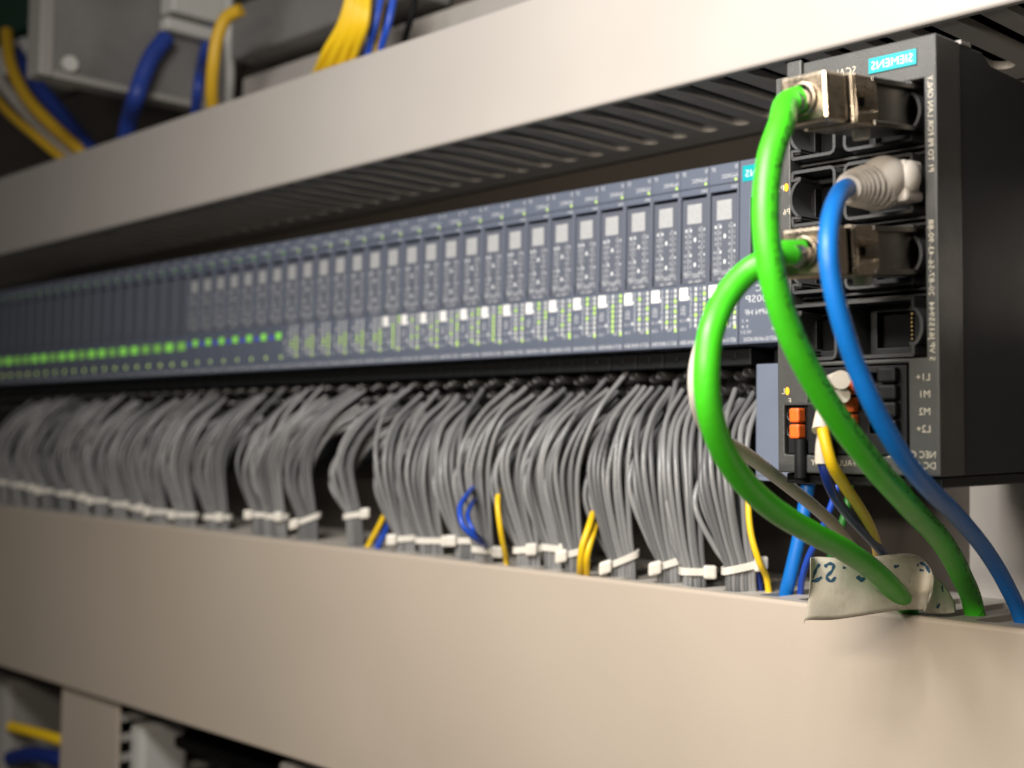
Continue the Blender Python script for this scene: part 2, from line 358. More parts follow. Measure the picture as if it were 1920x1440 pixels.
    for (c, r) in led_grid():
        x = (9.0, 13.35)[c]; z = 23.5-2.12*r
        if kind == 'a': (on if (c, r) in lit else off).box(x-.62, x+.62, -.1, .1, z-.76, z+.76)
    on.box(13.0, 14.1, -.1, .1, 6.4, 7.9)
    if kind == 'a': part(off, 'channel_windows', 'ledoff')
    if kind == 'b':
        part(MB().box(4.5, 13.6, -.12, .1, 15.2, 20.4), 'channel_light', 'ledfar' if not lit else 'ledfar2'); on = MB().box(12.4, 14.1, -.1, .1, 5.8, 7.9)
    if kind == 'c':
        part(MB().box(8.0, 13.2, -.12, .1, 17.2, 21.0), 'channel_light', 'ledfar'); part(MB().box(2.0, 5.5, -.12, .1, 17.4, 19.4), 'blue_light', 'ledblue')
        part(MB().box(5.0, 12.2, -.5, -.3, 50.2, 57.5), 'pale_patch', 'patch'); on = MB().box(12.8, 14.1, -.1, .1, 6.2, 7.9)
    part(on, 'channel_lights', 'ledon')
    part(MB().box(13.0, 14.0, -.12, .1, 65.4, 66.5), 'status_light', 'ledon' if kind == 'a' else 'ledfar')
    tb = MB().box(.3, 14.7, 26, 60, -52, -.2).box(.3, 14.7, 9, 30, -7.5, -.2).box(5, 8, 8.2, 10, -5, -2.4)
    tb.box(.6, 14.4, 20, 30, -50, -17)
    t = part(tb, 'terminal_block', 'black', bevel=.3)
    rg = MB()
    for (cx, cz, yy) in ((4.2, -11.4, 15), (10.6, -10.4, 12), (4.2, -16.4, 17), (10.6, -17.6, 15)):
        rg.ring((cx, cz), 1.55, 1.95, yy, 30)
    part(rg, 'wire_funnels', 'ring', par=t)
    return root
rnd = random.Random(3)
protos = []
lits = [{(1, 0), (1, 1), (0, 1), (1, 3), (0, 4), (0, 7), (1, 5)}, {(0, 2), (1, 1), (1, 3), (1, 4), (0, 5), (1, 7)}, {(0, 3), (1, 2), (1, 4), (0, 6), (1, 6)}, {(0, 1), (1, 3), (0, 5), (1, 5)},
        {(0, i) for i in range(2, 8)} | {(1, 0), (1, 1)}, {(0, 0), (0, 1), (1, 2), (1, 3), (0, 4)}]
protos = [module('a', s) for s in lits]; pc = module('c', set()); pb = module('b', set()); pb2 = module('b', {1}); pd = module('d', {(0, 4), (0, 5), (1, 3), (1, 4), (1, 5), (1, 6)})
for i in range(50):
    if i < 15: k = [0, 1, 2, 3, 4, 5, 1, 5, 3, 4][i % 10] if i >= 6 else i; pr = protos[k]
    else: pr = pd if i < 21 else pc if i < 28 else (pb2 if i % 3 == 1 or i % 7 == 2 else pb)
    used = pr.get('used', 0)
    if not used: o = pr; pr['used'] = 1
    else: o = copy_tree(pr)
    o.location = Vector((-15*(i+1), 0, 0))*S
    extra = ' without white marker square' if i >= 15 else ''
    lab = ('slim grey input module%s, %s from the interface module' % (extra, ordinal(i+1)))
    tag(o, lab, 'input module', 'slim grey modules in one long row')
for o in bpy.data.objects:
    if 'used' in o: del o['used']

# the rail everything hangs on
MB().box(-1500, 150, 60, 68.5, 12, 47).box(-1500, 150, 58, 60, 9, 50).build('mounting_rail', 'chrome', bevel=.3)
tag(bpy.data.objects['mounting_rail'], 'steel mounting rail behind the row of grey modules', 'mounting rail')

# ------------------------------------------------------------------ interface module
root = tag(empty('interface_module', (0, 0, 0)), 'wide grey interface module with teal name plate behind the green cables', 'interface module')
h = MB().plate(.3, 50, 0, 73, 0, 3, [(5.6, 7.4, 27, 57.5), (9.5, 46, 26, 59)]); h.box(.3, 50, 3, 60, 0, 73).box(9.9, 45.6, 1.0, 3, 26.4, 58.6)
h.build('housing', 'mod', root, bevel=.35)
MB().box(5.7, 7.3, 2.8, 2.95, 27.1, 57.4).build('label_slot', 'blackin', root)
MB().box(1.9, 24, -.25, .2, 64.3, 70.6).build('name_plate', 'teal', root)
t = MB(); text(t, 'SIEMENS', 22.2, 66.0, 2.9, -.3, 19); t.build('name_lettering', 'inkplate', root)
t = MB(); y = -.07
text(t, 'SIMATIC', 26, 20.4, 2.6, y, 17.5); text(t, 'ET 200SP', 24, 16.2, 2.9, y, 20.3); text(t, 'IM155-6PN HF', 24, 11.3, 2.2, y, 20.6)
text(t, 'X 2', 5.2, 8.6, 1.1, y, 3.2); text(t, '3 4', 5.2, 6.3, 1.1, y, 3.2); text(t, 'V3.3.1', 6.6, 4.0, 1.4, y, 4.8); text(t, 'PWR', 18.8, 4.8, 1.4, y, 2.8)
text(t, '6ES7155-6AU00-0CN0', 18.8, 1.0, 1.6, y, 15.8); t.build('lettering', 'ink', root)
MB().box(7.5, 50, 14, 60, -9, 0).build('socket_strip', 'black', root, bevel=.3)
MB().box(8, 50, 1.2, 60, -51.5, -8).build('lower_housing', 'modlight', root, bevel=.5)
MB().box(8, 50, -1.5, 60, -53.2, -51.5).build('release_bar', 'modlight', root, bevel=.2)

# ------------------------------------------------------------------ the network switch (tilts forward a little under its cables)
SO = Vector((76.774, -82.658, -48.338)); TA = .023614
sw = tag(empty('network_switch', SO, (TA, 0, 0)), 'dark grey eight port network switch with teal name plate and plugged cables', 'network switch')
fp = MB(); DU, DV = 54.0, 125.0
fp.plate(0, DU, 0, DV, 0, 14, [(0, 4.6, 122, DV), (5.2, 50.2, 33.5, 112.8), (2.4, 44.5, 5.5, 20.8), (10.8, 44.5, 20.8, 32.2)])
fp.build('front_panel', 'dev', sw, bevel=.45)
MB().box(4.9, 10.4, -1.4, -.02, 114.5, 125.9).build('corner_tab', 'dev', sw, bevel=.8)
prof = [(14, 0), (14, DV), (28, DV), (34, DV-3), (122, DV-7), (122, 0)]
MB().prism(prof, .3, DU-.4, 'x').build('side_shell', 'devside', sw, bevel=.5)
MB().box(.3, DU-.2, 13.2, 14.6, .2, DV-.3).build('shell_seam', 'collar', sw)
MB().box(DU-2.4, DU-.1, 15, 21, DV-.2, DV+1.1).build('top_latch', 'boxe', sw, bevel=.2)
MB().box(5.2, 50.2, 13.0, 13.9, 33.5, 112.8).build('recess_floor', 'blackin', sw)
MB().box(32.9, 48.2, -.5, .05, 117.1, 121.6).build('name_plate', 'teal', sw, bevel=.1)
t = MB(); text(t, 'SIEMENS', 47.1, 118.1, 2.5, -.56, 13.2); t.build('name_lettering', 'inkplate', sw)
t = MB(); y = -.08
text(t, 'SCALANCE', 28.4, 118.1, 2.6, y, 15.5)
text(t, 'P1 TO P8 FOR LAN ONLY', 51.4, 85.9, 1.75, y, 27.2, rot=True)
text(t, 'S VP J6155944  20-87-56-43-90-88', 51.2, 32.6, 1.7, y, 39.6, rot=True)
for s_, v in (('L1+', 27.0), ('M1', 22.2), ('M2', 17.3), ('L2+', 12.4)): text(t, s_, 51.1, v, 2.1, y)
text(t, 'NEC CLASS 2', 52.6, 5.2, 2.0, y, 15); text(t, 'DC 24V', 52.6, 2.1, 2.0, y, 8.8)
text(t, 'FAULT RELAY', 27.0, 2.4, 1.9, y, 15)
text(t, 'P2', 2.9, 86.6, 1.9, y, 2.4); text(t, 'P6', 5.0, 79.2, 1.9, y, 2.4); text(t, 'L', 2.6, 24.0, 1.9, y); text(t, 'F', 4.9, 20.9, 1.9, y)
text(t, 'P1', 2.9, 107.2, 1.9, y, 2.4); text(t, 'P3', 2.9, 66.0, 1.9, y, 2.4); text(t, 'P4', 2.9, 46.0, 1.9, y, 2.4)
t.build('lettering', 'inkw', sw)
for (u, v) in ((3.9, 87.6), (3.7, 24.9)):
    MB().add([(u+.75*math.cos(a*math.pi/6), -.2, v+1.25*math.sin(a*math.pi/6)) for a in range(12)], [tuple(range(12))]).build('indicator_light', 'amber', sw)
def collar_ring(side, v, back=12.6, front=-.6):
    # outline of one port collar, right column bulges right, left column bulges left
    hh = 8.6
    if side == 'R':
        o = [(24.2, -hh+2), (24.8, -hh+.6), (26, -hh), (46.2, -hh), (46.8, -hh+.5), (46.8, -5.4)]
        o += [(45.2, -5.4)]+[(44.6+5.0*math.cos(a), 6.2*math.sin(a)) for a in [math.radians(d) for d in range(-60, 61, 12)]]+[(45.2, 5.4)]
        o += [(46.8, 5.4), (46.8, hh-.5), (46.2, hh), (26, hh), (24.8, hh-.6), (24.2, hh-2)]
    else:
        o = [(21.6, -hh+2), (21, -hh+.6), (19.8, -hh), (6.6, -hh), (6.0, -hh+.5), (6.0, -5.4)]
        o += [(9.4, -5.4)]+[(9.8-4.6*math.cos(a), 6.0*math.sin(a)) for a in [math.radians(d) for d in range(-60, 61, 12)]]+[(9.4, 5.4)]
        o += [(6.0, 5.4), (6.0, hh-.5), (6.6, hh), (19.8, hh), (21, hh-.6), (21.6, hh-2)]
    cx = sum(p[0] for p in o)/len(o); n = len(o)
    # inward offset by thickness
    inn = []
    for i in range(n):
        a = Vector(o[i-1]); b = Vector(o[i]); c = Vector(o[(i+1) % n]); d = (c-a)
        nrm = Vector((d.y, -d.x)).normalized() if d.length else Vector((0, 0))
        if side == 'R': nrm = -nrm
        inn.append((b.x+nrm.x*.95, b.y+nrm.y*.95))
    V = [(p[0], front, v+p[1]) for p in o]+[(p[0], front, v+p[1]) for p in inn]+[(p[0], back, v+p[1]) for p in o]+[(p[0], back, v+p[1]) for p in inn]
    F = []
    for i in range(n):
        j = (i+1) % n; F += [(i, j, n+j, n+i), (i, j, 2*n+j, 2*n+i), (n+i, n+j, 3*n+j, 3*n+i)]
    return MB().add(V, F)
ROWS = (104.0, 83.5, 63.0, 42.5)
for ri, v in enumerate(ROWS):
    for side in 'LR':
        c = collar_ring(side, v).build('port', 'collar', sw)
        u0 = 35.2 if side == 'R' else 14.2; j = MB()
        j.plate(u0-8.5, u0+8.5, v-7.6, v+7.6, 9.5, 12.5, [(u0-6.2, u0+6.0, v-5.2, v+5.4)]); j.build('jack', 'black', c, bevel=.3)
        g = MB()
        for q in range(8): g.box(u0+5.1, u0+5.6, 9.2, 11.5, v-4.3+q*1.22, v-3.9+q*1.22)
        g.build('contacts', 'gold', c)
        if side == 'L':
            t = MB(); text(t, 'P%d' % (5+ri), u0+4.4, v-6.9, 1.7, 9.3, 3.2); t.build('port_number', 'inkw', c)
# little key ribs on the collars and shelf ledges between the rows
g = MB()
for v in ROWS:
    g.box(5.4, 50, 5.5, 13, v+9.0, v+9.7).box(5.4, 50, 5.5, 13, v-9.7, v-9.0); g.box(5.2, 8.6, .4, 3, v+5.6, v+6.8).box(5.2, 8.6, .4, 3, v-6.8, v-5.6)
g.build('divider_ribs', 'collar', sw)
# terminal blocks
tb = MB().plate(11.2, 44.2, 5.8, 31.6, -.6, 13, [(32.2, 34.8, 26.4, 29.6), (32.2, 34.8, 21.6, 24.6), (32.2, 34.8, 16.8, 19.8), (32.2, 34.8, 12, 15), (21.0, 24.0, 22.6, 25.8), (21.0, 24.0, 17.6, 20.8), (21.0, 24.0, 12.8, 15.8)]).build('terminal_block', 'black', sw, bevel=.3)
for k in range(4):
    MB().box(36.2, 42.2, -3.4, -.4, 26.6-k*5.0, 31.0-k*5.0).build('lever', 'black', tb, bevel=.7)
for k in range(3):
    MB().box(24.9, 28.8, -3.6, -.4, 23.3-k*5.0, 27.6-k*5.0).build('orange_lever', 'orange', tb, bevel=.6)['label'] = 'orange release lever'
tb = MB().plate(2.8, 16, 5.8, 20.5, 1.5, 13, [(3.2, 5.6, 15.6, 19.4), (3.2, 5.6, 10.6, 14.4)]).build('terminal_block', 'black', sw, bevel=.3)
for k in range(2):
    MB().box(5.8, 9.3, -2.6, 1.4, 15.3-k*4.9, 19.6-k*4.9).build('orange_lever', 'orange', tb, bevel=.6)['label'] = 'orange release lever'
    rg = MB().ring((4.4, 17.4-k*4.9), 1.5, 1.9, .9, 8); rg.build('wire_funnel', 'ring', tb)
MB().tube([(8.6, -.6, 10.2), (8.6, -.6, -1.5)], 1.9, 16).build('sleeve', 'black', sw)
MB().box(3.0, 15, -.8, .2, 20.6, 21.3).build('terminal_ledge', 'collar', sw)
MB().box(1, 53, 3, 100, -3.4, -.2).build('bottom_edge', 'black', sw, bevel=.5)

SWM = sw.matrix_basis
def dev(u, wd, v): return (SWM @ (Vector((u, wd, v))*S))/S

# ------------------------------------------------------------------ metal plug cables
def metal_plug(root):
    # local frame of the plug: x across, -y outward from the port, z up; port mouth at y = 0
    b = MB()
    b.plate(-6.2, 5.9, -6.0, 6.0, -22, 6, [])
    m_ = b.build('plug_housing', 'metald', root, bevel=.5)
    r = MB().box(6.6, 7.9, -24, 3, 5.2, 6.7).box(6.6, 7.9, -24, -1, -6.7, -5.2)
    r.prism([(7.0, 6.7), (-7.0, 6.7), (-7.0, 5.9), (7.0, 5.9)], -24, 2, 'y'); r.prism([(7.0, -5.9), (-7.0, -5.9), (-7.0, -6.7), (7.0, -6.7)], -24, -1, 'y')
    r.build('side_rails', 'metald', m_, bevel=.25)
    # waist: four facets pinched round a screw hole
    mid = MB()
    yb, yf, h, xo = -22.0, -33.0, 6.6, 7.6
    for sx in (1, -1):
        P = [(sx*xo, yb, h), (sx*xo, yf, h), (sx*xo, yf, -h), (sx*xo, yb, -h)]
        hole = [(sx*(xo-3.1), yb-1.0+1.7*math.cos(a), 1.7*math.sin(a)) for a in [math.radians(45+90*k) for k in range(4)]]   # toward the port side
        hole = [(sx*(xo-2.6), yb-2.6, 1.5), (sx*(xo-2.6), yb-4.6, .9), (sx*(xo-2.6), yb-4.6, -.9), (sx*(xo-2.6), yb-2.6, -1.5)]
        q = [(sx*xo, yb, 2.6), (sx*xo, yb, -2.6), (sx*xo, yf+.6, 3.9), (sx*xo, yf+.6, -3.9)]
        mid.add([P[0], P[1], q[2], q[0]], [(0, 1, 2, 3)]); mid.add([P[3], P[2], q[3], q[1]], [(0, 1, 2, 3)]); mid.add([P[1], P[2], q[3], q[2]], [(0, 1, 2, 3)])
        mid.add([q[0], q[2], hole[1], hole[0]], [(0, 1, 2, 3)]); mid.add([q[1], q[3], hole[2], hole[3]], [(0, 1, 2, 3)]); mid.add([q[2], q[3], hole[2], hole[1]], [(0, 1, 2, 3)])
        mid.add([q[0], q[1], hole[3], hole[0]], [(0, 1, 2, 3)])
    mid.add([(-xo, yb, h), (xo, yb, h), (xo, yf, h), (-xo, yf, h)], [(0, 1, 2, 3)]); mid.add([(-xo, yb, -h), (xo, yb, -h), (xo, yf, -h), (-xo, yf, -h)], [(0, 1, 2, 3)])
    mid.add([(-xo, yb, h), (xo, yb, h), (xo, yb, -h), (-xo, yb, -h)], [(0, 1, 2, 3)]); mid.add([(-xo, yf, h), (xo, yf, h), (xo, yf, -h), (-xo, yf, -h)], [(0, 1, 2, 3)])
    wa = mid.build('plug_waist', 'metal', m_, bevel=.2)
    for sx in (1,): MB().tube([(4.4, yb-3.6, 0), (5.3, yb-3.6, 0)], 1.35, 14).build('screw_hole', 'blackin', wa)
    MB().box(-6.6, 6.6, -36.2, -33, -6.2, 6.2).build('plug_gap', 'blackin', m_)
    cl = MB().box(-7.7, 7.7, -34.6, -33.9, -6.7, 6.7); cl.build('clamp_plate', 'metal', m_, bevel=.2)
    cap = MB().plate(-7.2, 7.2, -6.6, 6.6, -46, -36, []); cp = cap.build('plug_cap', 'metal', m_, bevel=1.0)
    MB().ring((0, 0), 3.4, 4.5, -47.2, -45.8, 28).build('cap_rim', 'metal', cp)
    MB().tube([(0, -45.9, 0), (0, -46.1, 0)], 3.5, 24).build('cap_hole', 'blackin', cp)
    MB().tube([(0, -44, 0), (-.2, -48, -.5), (-.6, -49.6, -.9)], 3.0, 20).build('cable_ferrule', 'chrome', cp)
    MB().tube([(1, -20, -6.4), (1, -20, -9.2)], [2.6, 2.3], 18).build('latch_knob', 'ferr', m_)
    return m_
def net_cable(label, start, ctrl, down, r, material, name='network_cable', prints=()):
    root = tag(empty(name, start[0], (start[1], 0, 0)), label, 'network cable')
    pts = [Vector(p) if not isinstance(p, tuple) or len(p) == 3 and abs(p[0]) < 0 else p for p in ctrl]
    P = [p if isinstance(p, Vector) else at(*p) for p in ctrl]
    P.append(P[-1]+Vector(down)); path = smooth(P, 9)
    j = MB().tube(path, r, 24).build('jacket', material, root, world=True)
    if prints:
        t = MB()
        for (s_, s0, th, h, wd) in prints: text_on_tube(t, path, r, s_, s0, th, h, wd, side=52)
        t.build('printed_marking', 'inkd', j, world=True)
    return root, path
PD = TA+.085
def plug_end(base, L):      # world point at distance L out of the port along the drooping plug axis
    R_ = Matrix.Rotation(PD, 3, 'X'); return base + R_ @ Vector((0, -L, 0))
b1 = dev(40.6, 0, 104.6); e1 = plug_end(b1, 47)
A_CTRL = [e1, plug_end(b1, 50)+Vector((-2, 0, -1.2)), (1466, 232, -143), (1445, 295, -149), (1436, 370, -152), (1437, 440, -153), (1449, 520, -151), (1476, 610, -145), (1516, 695, -136),
          (1571, 785, -123), (1632, 865, -106), (1702, 945, -80), (1766, 1015, -46), (1803, 1080, -18), (1825, 1138, 3)]
rootA, pathA = net_cable('upper green network cable with metal plug in the topmost port', (b1, PD), A_CTRL, (2, 1, -16), 3.45, 'green',
        prints=[('INDUSTRIAL ETHERNET STANDARD CABLE  CAT 5  SHIELDED  E119100  75C  (UL) CMG  C(UL)US', 8, 0.0, 3.2, 262)])
metal_plug(rootA)
b2 = dev(40.6, 0, 63.8); e2 = plug_end(b2, 46)
B_CTRL = [e2, plug_end(b2, 52)+Vector((-5, 0, 0)), (1440, 487, -139), (1400, 512, -142), (1362, 556, -147), (1334, 620, -153), (1325, 690, -155), (1329, 760, -153), (1349, 830, -146), (1388, 895, -134),
          (1444, 950, -118), (1515, 995, -98), (1584, 1032, -76), (1644, 1074, -50), (1686, 1118, -27), (1703, 1146, -12)]
rootB, pathB = net_cable('lower green network cable looping left from the third row plug', (b2, PD), B_CTRL, (2, 2, -16), 3.45, 'green')
metal_plug(rootB)

# blue cable with pale ribbed boot
b3 = dev(42.5, 0, 84.2)
bl = tag(empty('network_cable', b3, (PD*.8, 0, 0)), 'blue network cable with pale ribbed boot in the second row port', 'network cable')
C_CTRL = [at(1606, 352, -104), at(1588, 352, -110), atx(1567, 378, 125.5), atx(1556, 418, 128.5), atx(1553, 470, 130.5), atx(1560, 530, 131), atx(1578, 605, 131.5), atx(1603, 680, 132), atx(1640, 765, 133), atx(1687, 848, 133.5),
          (1738, 912, -92), (1795, 968, -62), (1850, 1035, -32), (1886, 1095, -14), (1914, 1158, -2)]
P = [p if isinstance(p, Vector) else at(*p) for p in C_CTRL]; P.append(P[-1]+Vector((4, 1, -18))); pathC = smooth(P, 9)
MB().tube(pathC, 2.6, 24).build('jacket', 'blue', bl, world=True)
# boot: ribbed body swept from the port to the cable
bp_ = [dev(42.5, -4, 84.0), dev(42.3, -9, 83.9), at(1648, 347, -93), at(1625, 350, -99), at(1604, 352, -105), at(1590, 354, -109.5)]
pp = smooth(bp_, 16); rr = []
for i in range(len(pp)):
    t = i/(len(pp)-1); base = 6.0+.9*min(t/.3, 1) if t < .42 else 6.9-(t-.42)*5.2
    if .3 < t < .93: base += (.0, .32, .42, .32, 0, -.35)[i % 6]
    rr.append(base)
bt = MB().tube(pp, rr, 32).build('boot', 'boot', bl, world=True)
MB().prism([(-6.2, -6.6), (6.4, -6.6), (6.4, 5.2), (-6.2, 5.2)], -8, 2, 'y').build('plug_body', 'boot', bt, bevel=1.2)
lat = MB(); n1, n2 = 16, 10; V = []; F = []
for i in range(n2+1):
    ph = math.pi*i/n2
    for k in range(n1): V.append((6.0+2.6*math.sin(ph)*math.cos(2*math.pi*k/n1), -5+4.0*math.sin(ph)*math.sin(2*math.pi*k/n1), .4+4.6*math.cos(ph)))
for i in range(n2):
    for k in range(n1): F.append((i*n1+k, i*n1+(k+1) % n1, (i+1)*n1+(k+1) % n1, (i+1)*n1+k))
lat.add(V, F, True).build('latch_cover', 'boot', bt)

# white cable behind the lower green loop
P = [(1455, 565, -3), (1441, 515, -40), (1428, 500, -84), (1393, 530, -112), (1354, 580, -130), (1323, 630, -140), (1306, 690, -144), (1306, 745, -142), (1324, 800, -133), (1358, 828, -118),
     (1396, 850, -102), (1440, 882, -82), (1486, 918, -60), (1532, 955, -38), (1568, 990, -20), (1610, 1050, 6), (1625, 1090, 16)]
P = [at(*p) for p in P]; P.append(P[-1]+Vector((0, 3, -22)))
tag(MB().tube(smooth(P, 8), 2.15, 20).build('network_cable', 'whitej'), 'thin white cable curving behind the lower green network cable', 'network cable')

def single(name, pts, r, material, label, cat='wire', n=12, k=7, group=None):
    P = [p if isinstance(p, Vector) else at(*p) for p in pts]
    return tag(MB().tube(smooth(P, k), r, n).build(name, material), label, cat, group)
single('network_cable', [(1525, 850, 8), (1517, 895, 8), (1508, 955, 6), (1496, 1020, 4), (1482, 1080, 3), (1474, 1114, 4), at(1474, 1114, 4)+Vector((-2, 2, -20))], 2.7, 'blue', 'bright blue cable dropping into the duct left of the paper tag', 'network cable', 20)
single('wire', [(1578, 880, 0), (1572, 905, -2), (1558, 950, -4), (1538, 1000, -4), (1516, 1045, -2), (1504, 1085, 2), (1500, 1125, 8)], 1.25, 'bluew', 'thin blue wire just right of the thick bright blue cable')
yg = tag(empty('earth_wire', at(1600, 880, 4)), 'yellow and green striped earth wire behind the crossing wires', 'wire')
P = [at(*p) for p in [(1600, 878, 4), (1594, 905, 3), (1590, 940, 2), (1578, 985, 0), (1562, 1030, 2), (1550, 1080, 8), (1545, 1120, 12)]]; pth = smooth(P, 7)
MB().tube(pth, 1.5, 12).build('jacket', 'greend', yg, world=True)
st = MB(); fr = frames(pth); n = 6; V = []; F = []
for (p, t_, a, b) in fr:
    for k in range(n+1):
        th = math.radians(150+150*k/n); V.append(p+(a*math.cos(th)+b*math.sin(th))*1.56)
for i in range(len(fr)-1):
    for k in range(n): F.append((i*(n+1)+k, i*(n+1)+k+1, (i+1)*(n+1)+k+1, (i+1)*(n+1)+k))
st.add(V, F, True).build('yellow_stripe', 'yellow', yg, world=True)
# wires of the power terminals, each with its pale ferrule sleeve
def ferrule_wire(label, fer, wire, r, material, fr_=2.0):
    root = tag(empty('terminal_wire', at(*fer[0])), label, 'wire')
    P = [p if isinstance(p, Vector) else at(*p) for p in wire]; MB().tube(smooth(P, 8), r, 14).build('insulation', material, root, world=True)
    Q = [at(*p) for p in fer]; L = [q for q in smooth(Q, 6)]; R_ = [fr_*(1.0-.22*i/(len(L)-1)) for i in range(len(L))]
    MB().tube(L, R_[::-1], 18).build('ferrule', 'ferr', root, world=True)
ferrule_wire('yellow wire hanging from a pale ferrule on the dark network switch', [(1545, 760, -88), (1541, 785, -90), (1538, 808, -92)], [(1541, 795, -91), (1547, 825, -93), (1559, 868, -92), (1580, 905, -84), (1607, 945, -70), (1630, 985, -52), (1645, 1030, -30), (1650, 1085, -4), at(1650, 1085, -4)+Vector((0, 6, -25))], 1.75, 'yellow', 2.5)
ferrule_wire('navy wire below the white ferrule on the dark network switch', [(1546, 800, -88.5), (1541, 835, -88.5), (1541, 868, -88)], [(1541, 860, -88), (1548, 890, -87), (1562, 925, -82), (1590, 965, -68), (1625, 1003, -48), (1662, 1045, -24), (1695, 1095, 0), at(1695, 1095, 0)+Vector((2, 6, -25))], 1.55, 'navy', 2.1)
ferrule_wire('short white sleeved wire above the orange terminal levers', [(1556, 716, -84), (1566, 714, -90), (1577, 712, -96)], [at(1560, 720, -86), at(1545, 724, -92), at(1528, 738, -96)], 1.3, 'whitej', 2.7)
ferrule_wire('second white sleeved wire just beneath the first one', [(1560, 742, -84), (1570, 741, -89), (1580, 741, -94)], [at(1562, 744, -86), at(1550, 748, -91), at(1538, 756, -94)], 1.2, 'whitej', 2.2)

# ------------------------------------------------------------------ paper tape flag round the lower green cable
flag = tag(empty('paper_tag', at(1600, 1160, -46)), 'curled paper tag with blue handwriting wrapped round the lower green cable', 'tag')
top = [(1519, 1046, -66), (1530, 1044, -60), (1570, 1046, -54), (1620, 1045, -42), (1670, 1040, -30), (1706, 1038, -18), (1730, 1048, -10), (1746, 1068, -12), (1750, 1090, -20)]
bot = [(1508, 1169, -58), (1512, 1163, -62), (1560, 1162, -56), (1620, 1154, -46), (1670, 1146, -34), (1706, 1143, -25), (1724, 1143, -21), (1735, 1142, -22), (1736, 1141, -26)]
def sheet(top, bot, n=12):
    T = smooth([at(*p) for p in top], 5); B = smooth([at(*p) for p in bot], 5); V = []; F = []; m_ = len(T)
    nrm = None
    for j in range(n+1):
        t = j/n
        for i in range(m_):
            p = T[i].lerp(B[i], t); s_ = i/(m_-1)
            bul = 3.2*math.sin(math.pi*t)*(1-s_)**2; p = p + Vector((-.7, .7, 0))*bul*(-1); V.append(p)
    for j in range(n):
        for i in range(m_-1): F.append((j*m_+i, j*m_+i+1, (j+1)*m_+i+1, (j+1)*m_+i))
    return V, F
V, F = sheet(top, bot)
def sol(o, t=.12):
    md = o.modifiers.new('thick', 'SOLIDIFY'); md.thickness = t*S; return o
sol(MB().add(V, F, True).build('paper', 'paper', flag, world=True))
V2, F2 = sheet([(1750, 1078, -18), (1762, 1088, -12), (1776, 1104, -8), (1792, 1132, -4)], [(1731, 1146, -24), (1750, 1150, -18), (1770, 1151, -13), (1792, 1148, -8)])
sol(MB().add(V2, F2, True).build('paper_end', 'paper', flag, world=True))
bvh = BVHTree.FromPolygons([Vector(v) for v in V]+[Vector(v) for v in V2], [tuple(f) for f in F]+[tuple(i+len(V) for i in f) for f in F2])
def stroke(mb, pts, wpx):
    P = [Vector((x, y, 0)) for x, y in pts]; P = smooth(P, 6); L = []; R_ = []
    for i, p in enumerate(P):
        d = (P[min(i+1, len(P)-1)]-P[max(i-1, 0)]).normalized(); nn = Vector((-d.y, d.x, 0)); w_ = 1.35*wpx*(.8+.2*math.sin(i))
        q = []
        for s_ in (-1, 1):
            c = p+nn*w_*s_/2; h_, _, _, _ = bvh.ray_cast(CP, ray(c.x, c.y).normalized())
            q.append(None if h_ is None else h_-ray(c.x, c.y).normalized()*.25)
        if None in q: continue
        L.append(q[0]); R_.append(q[1])
    n = len(L)
    if n > 1: mb.add(L+R_, [(i, i+1, n+i+1, n+i) for i in range(n-1)])
hw_ = MB()
for pts, w_ in (([(1537, 1057), (1530, 1068), (1524, 1084)], 4.5), ([(1513, 1086), (1528, 1089), (1541, 1082)], 6), ([(1546, 1063), (1554, 1057), (1563, 1059), (1560, 1070), (1550, 1082), (1558, 1090), (1567, 1082)], 5),
                ([(1580, 1064), (1586, 1065)], 4), ([(1608, 1080), (1613, 1087), (1622, 1084)], 7), ([(1676, 1063), (1686, 1061)], 5),
                ([(1707, 1094), (1709, 1078), (1716, 1064), (1726, 1056), (1736, 1061), (1743, 1074)], 5), ([(1722, 1068), (1732, 1070)], 4), ([(1766, 1098), (1768, 1110)], 3), ([(1757, 1140), (1762, 1132)], 4)):
    stroke(hw_, pts, w_)
hw_.build('handwriting', 'marker', flag, world=True)

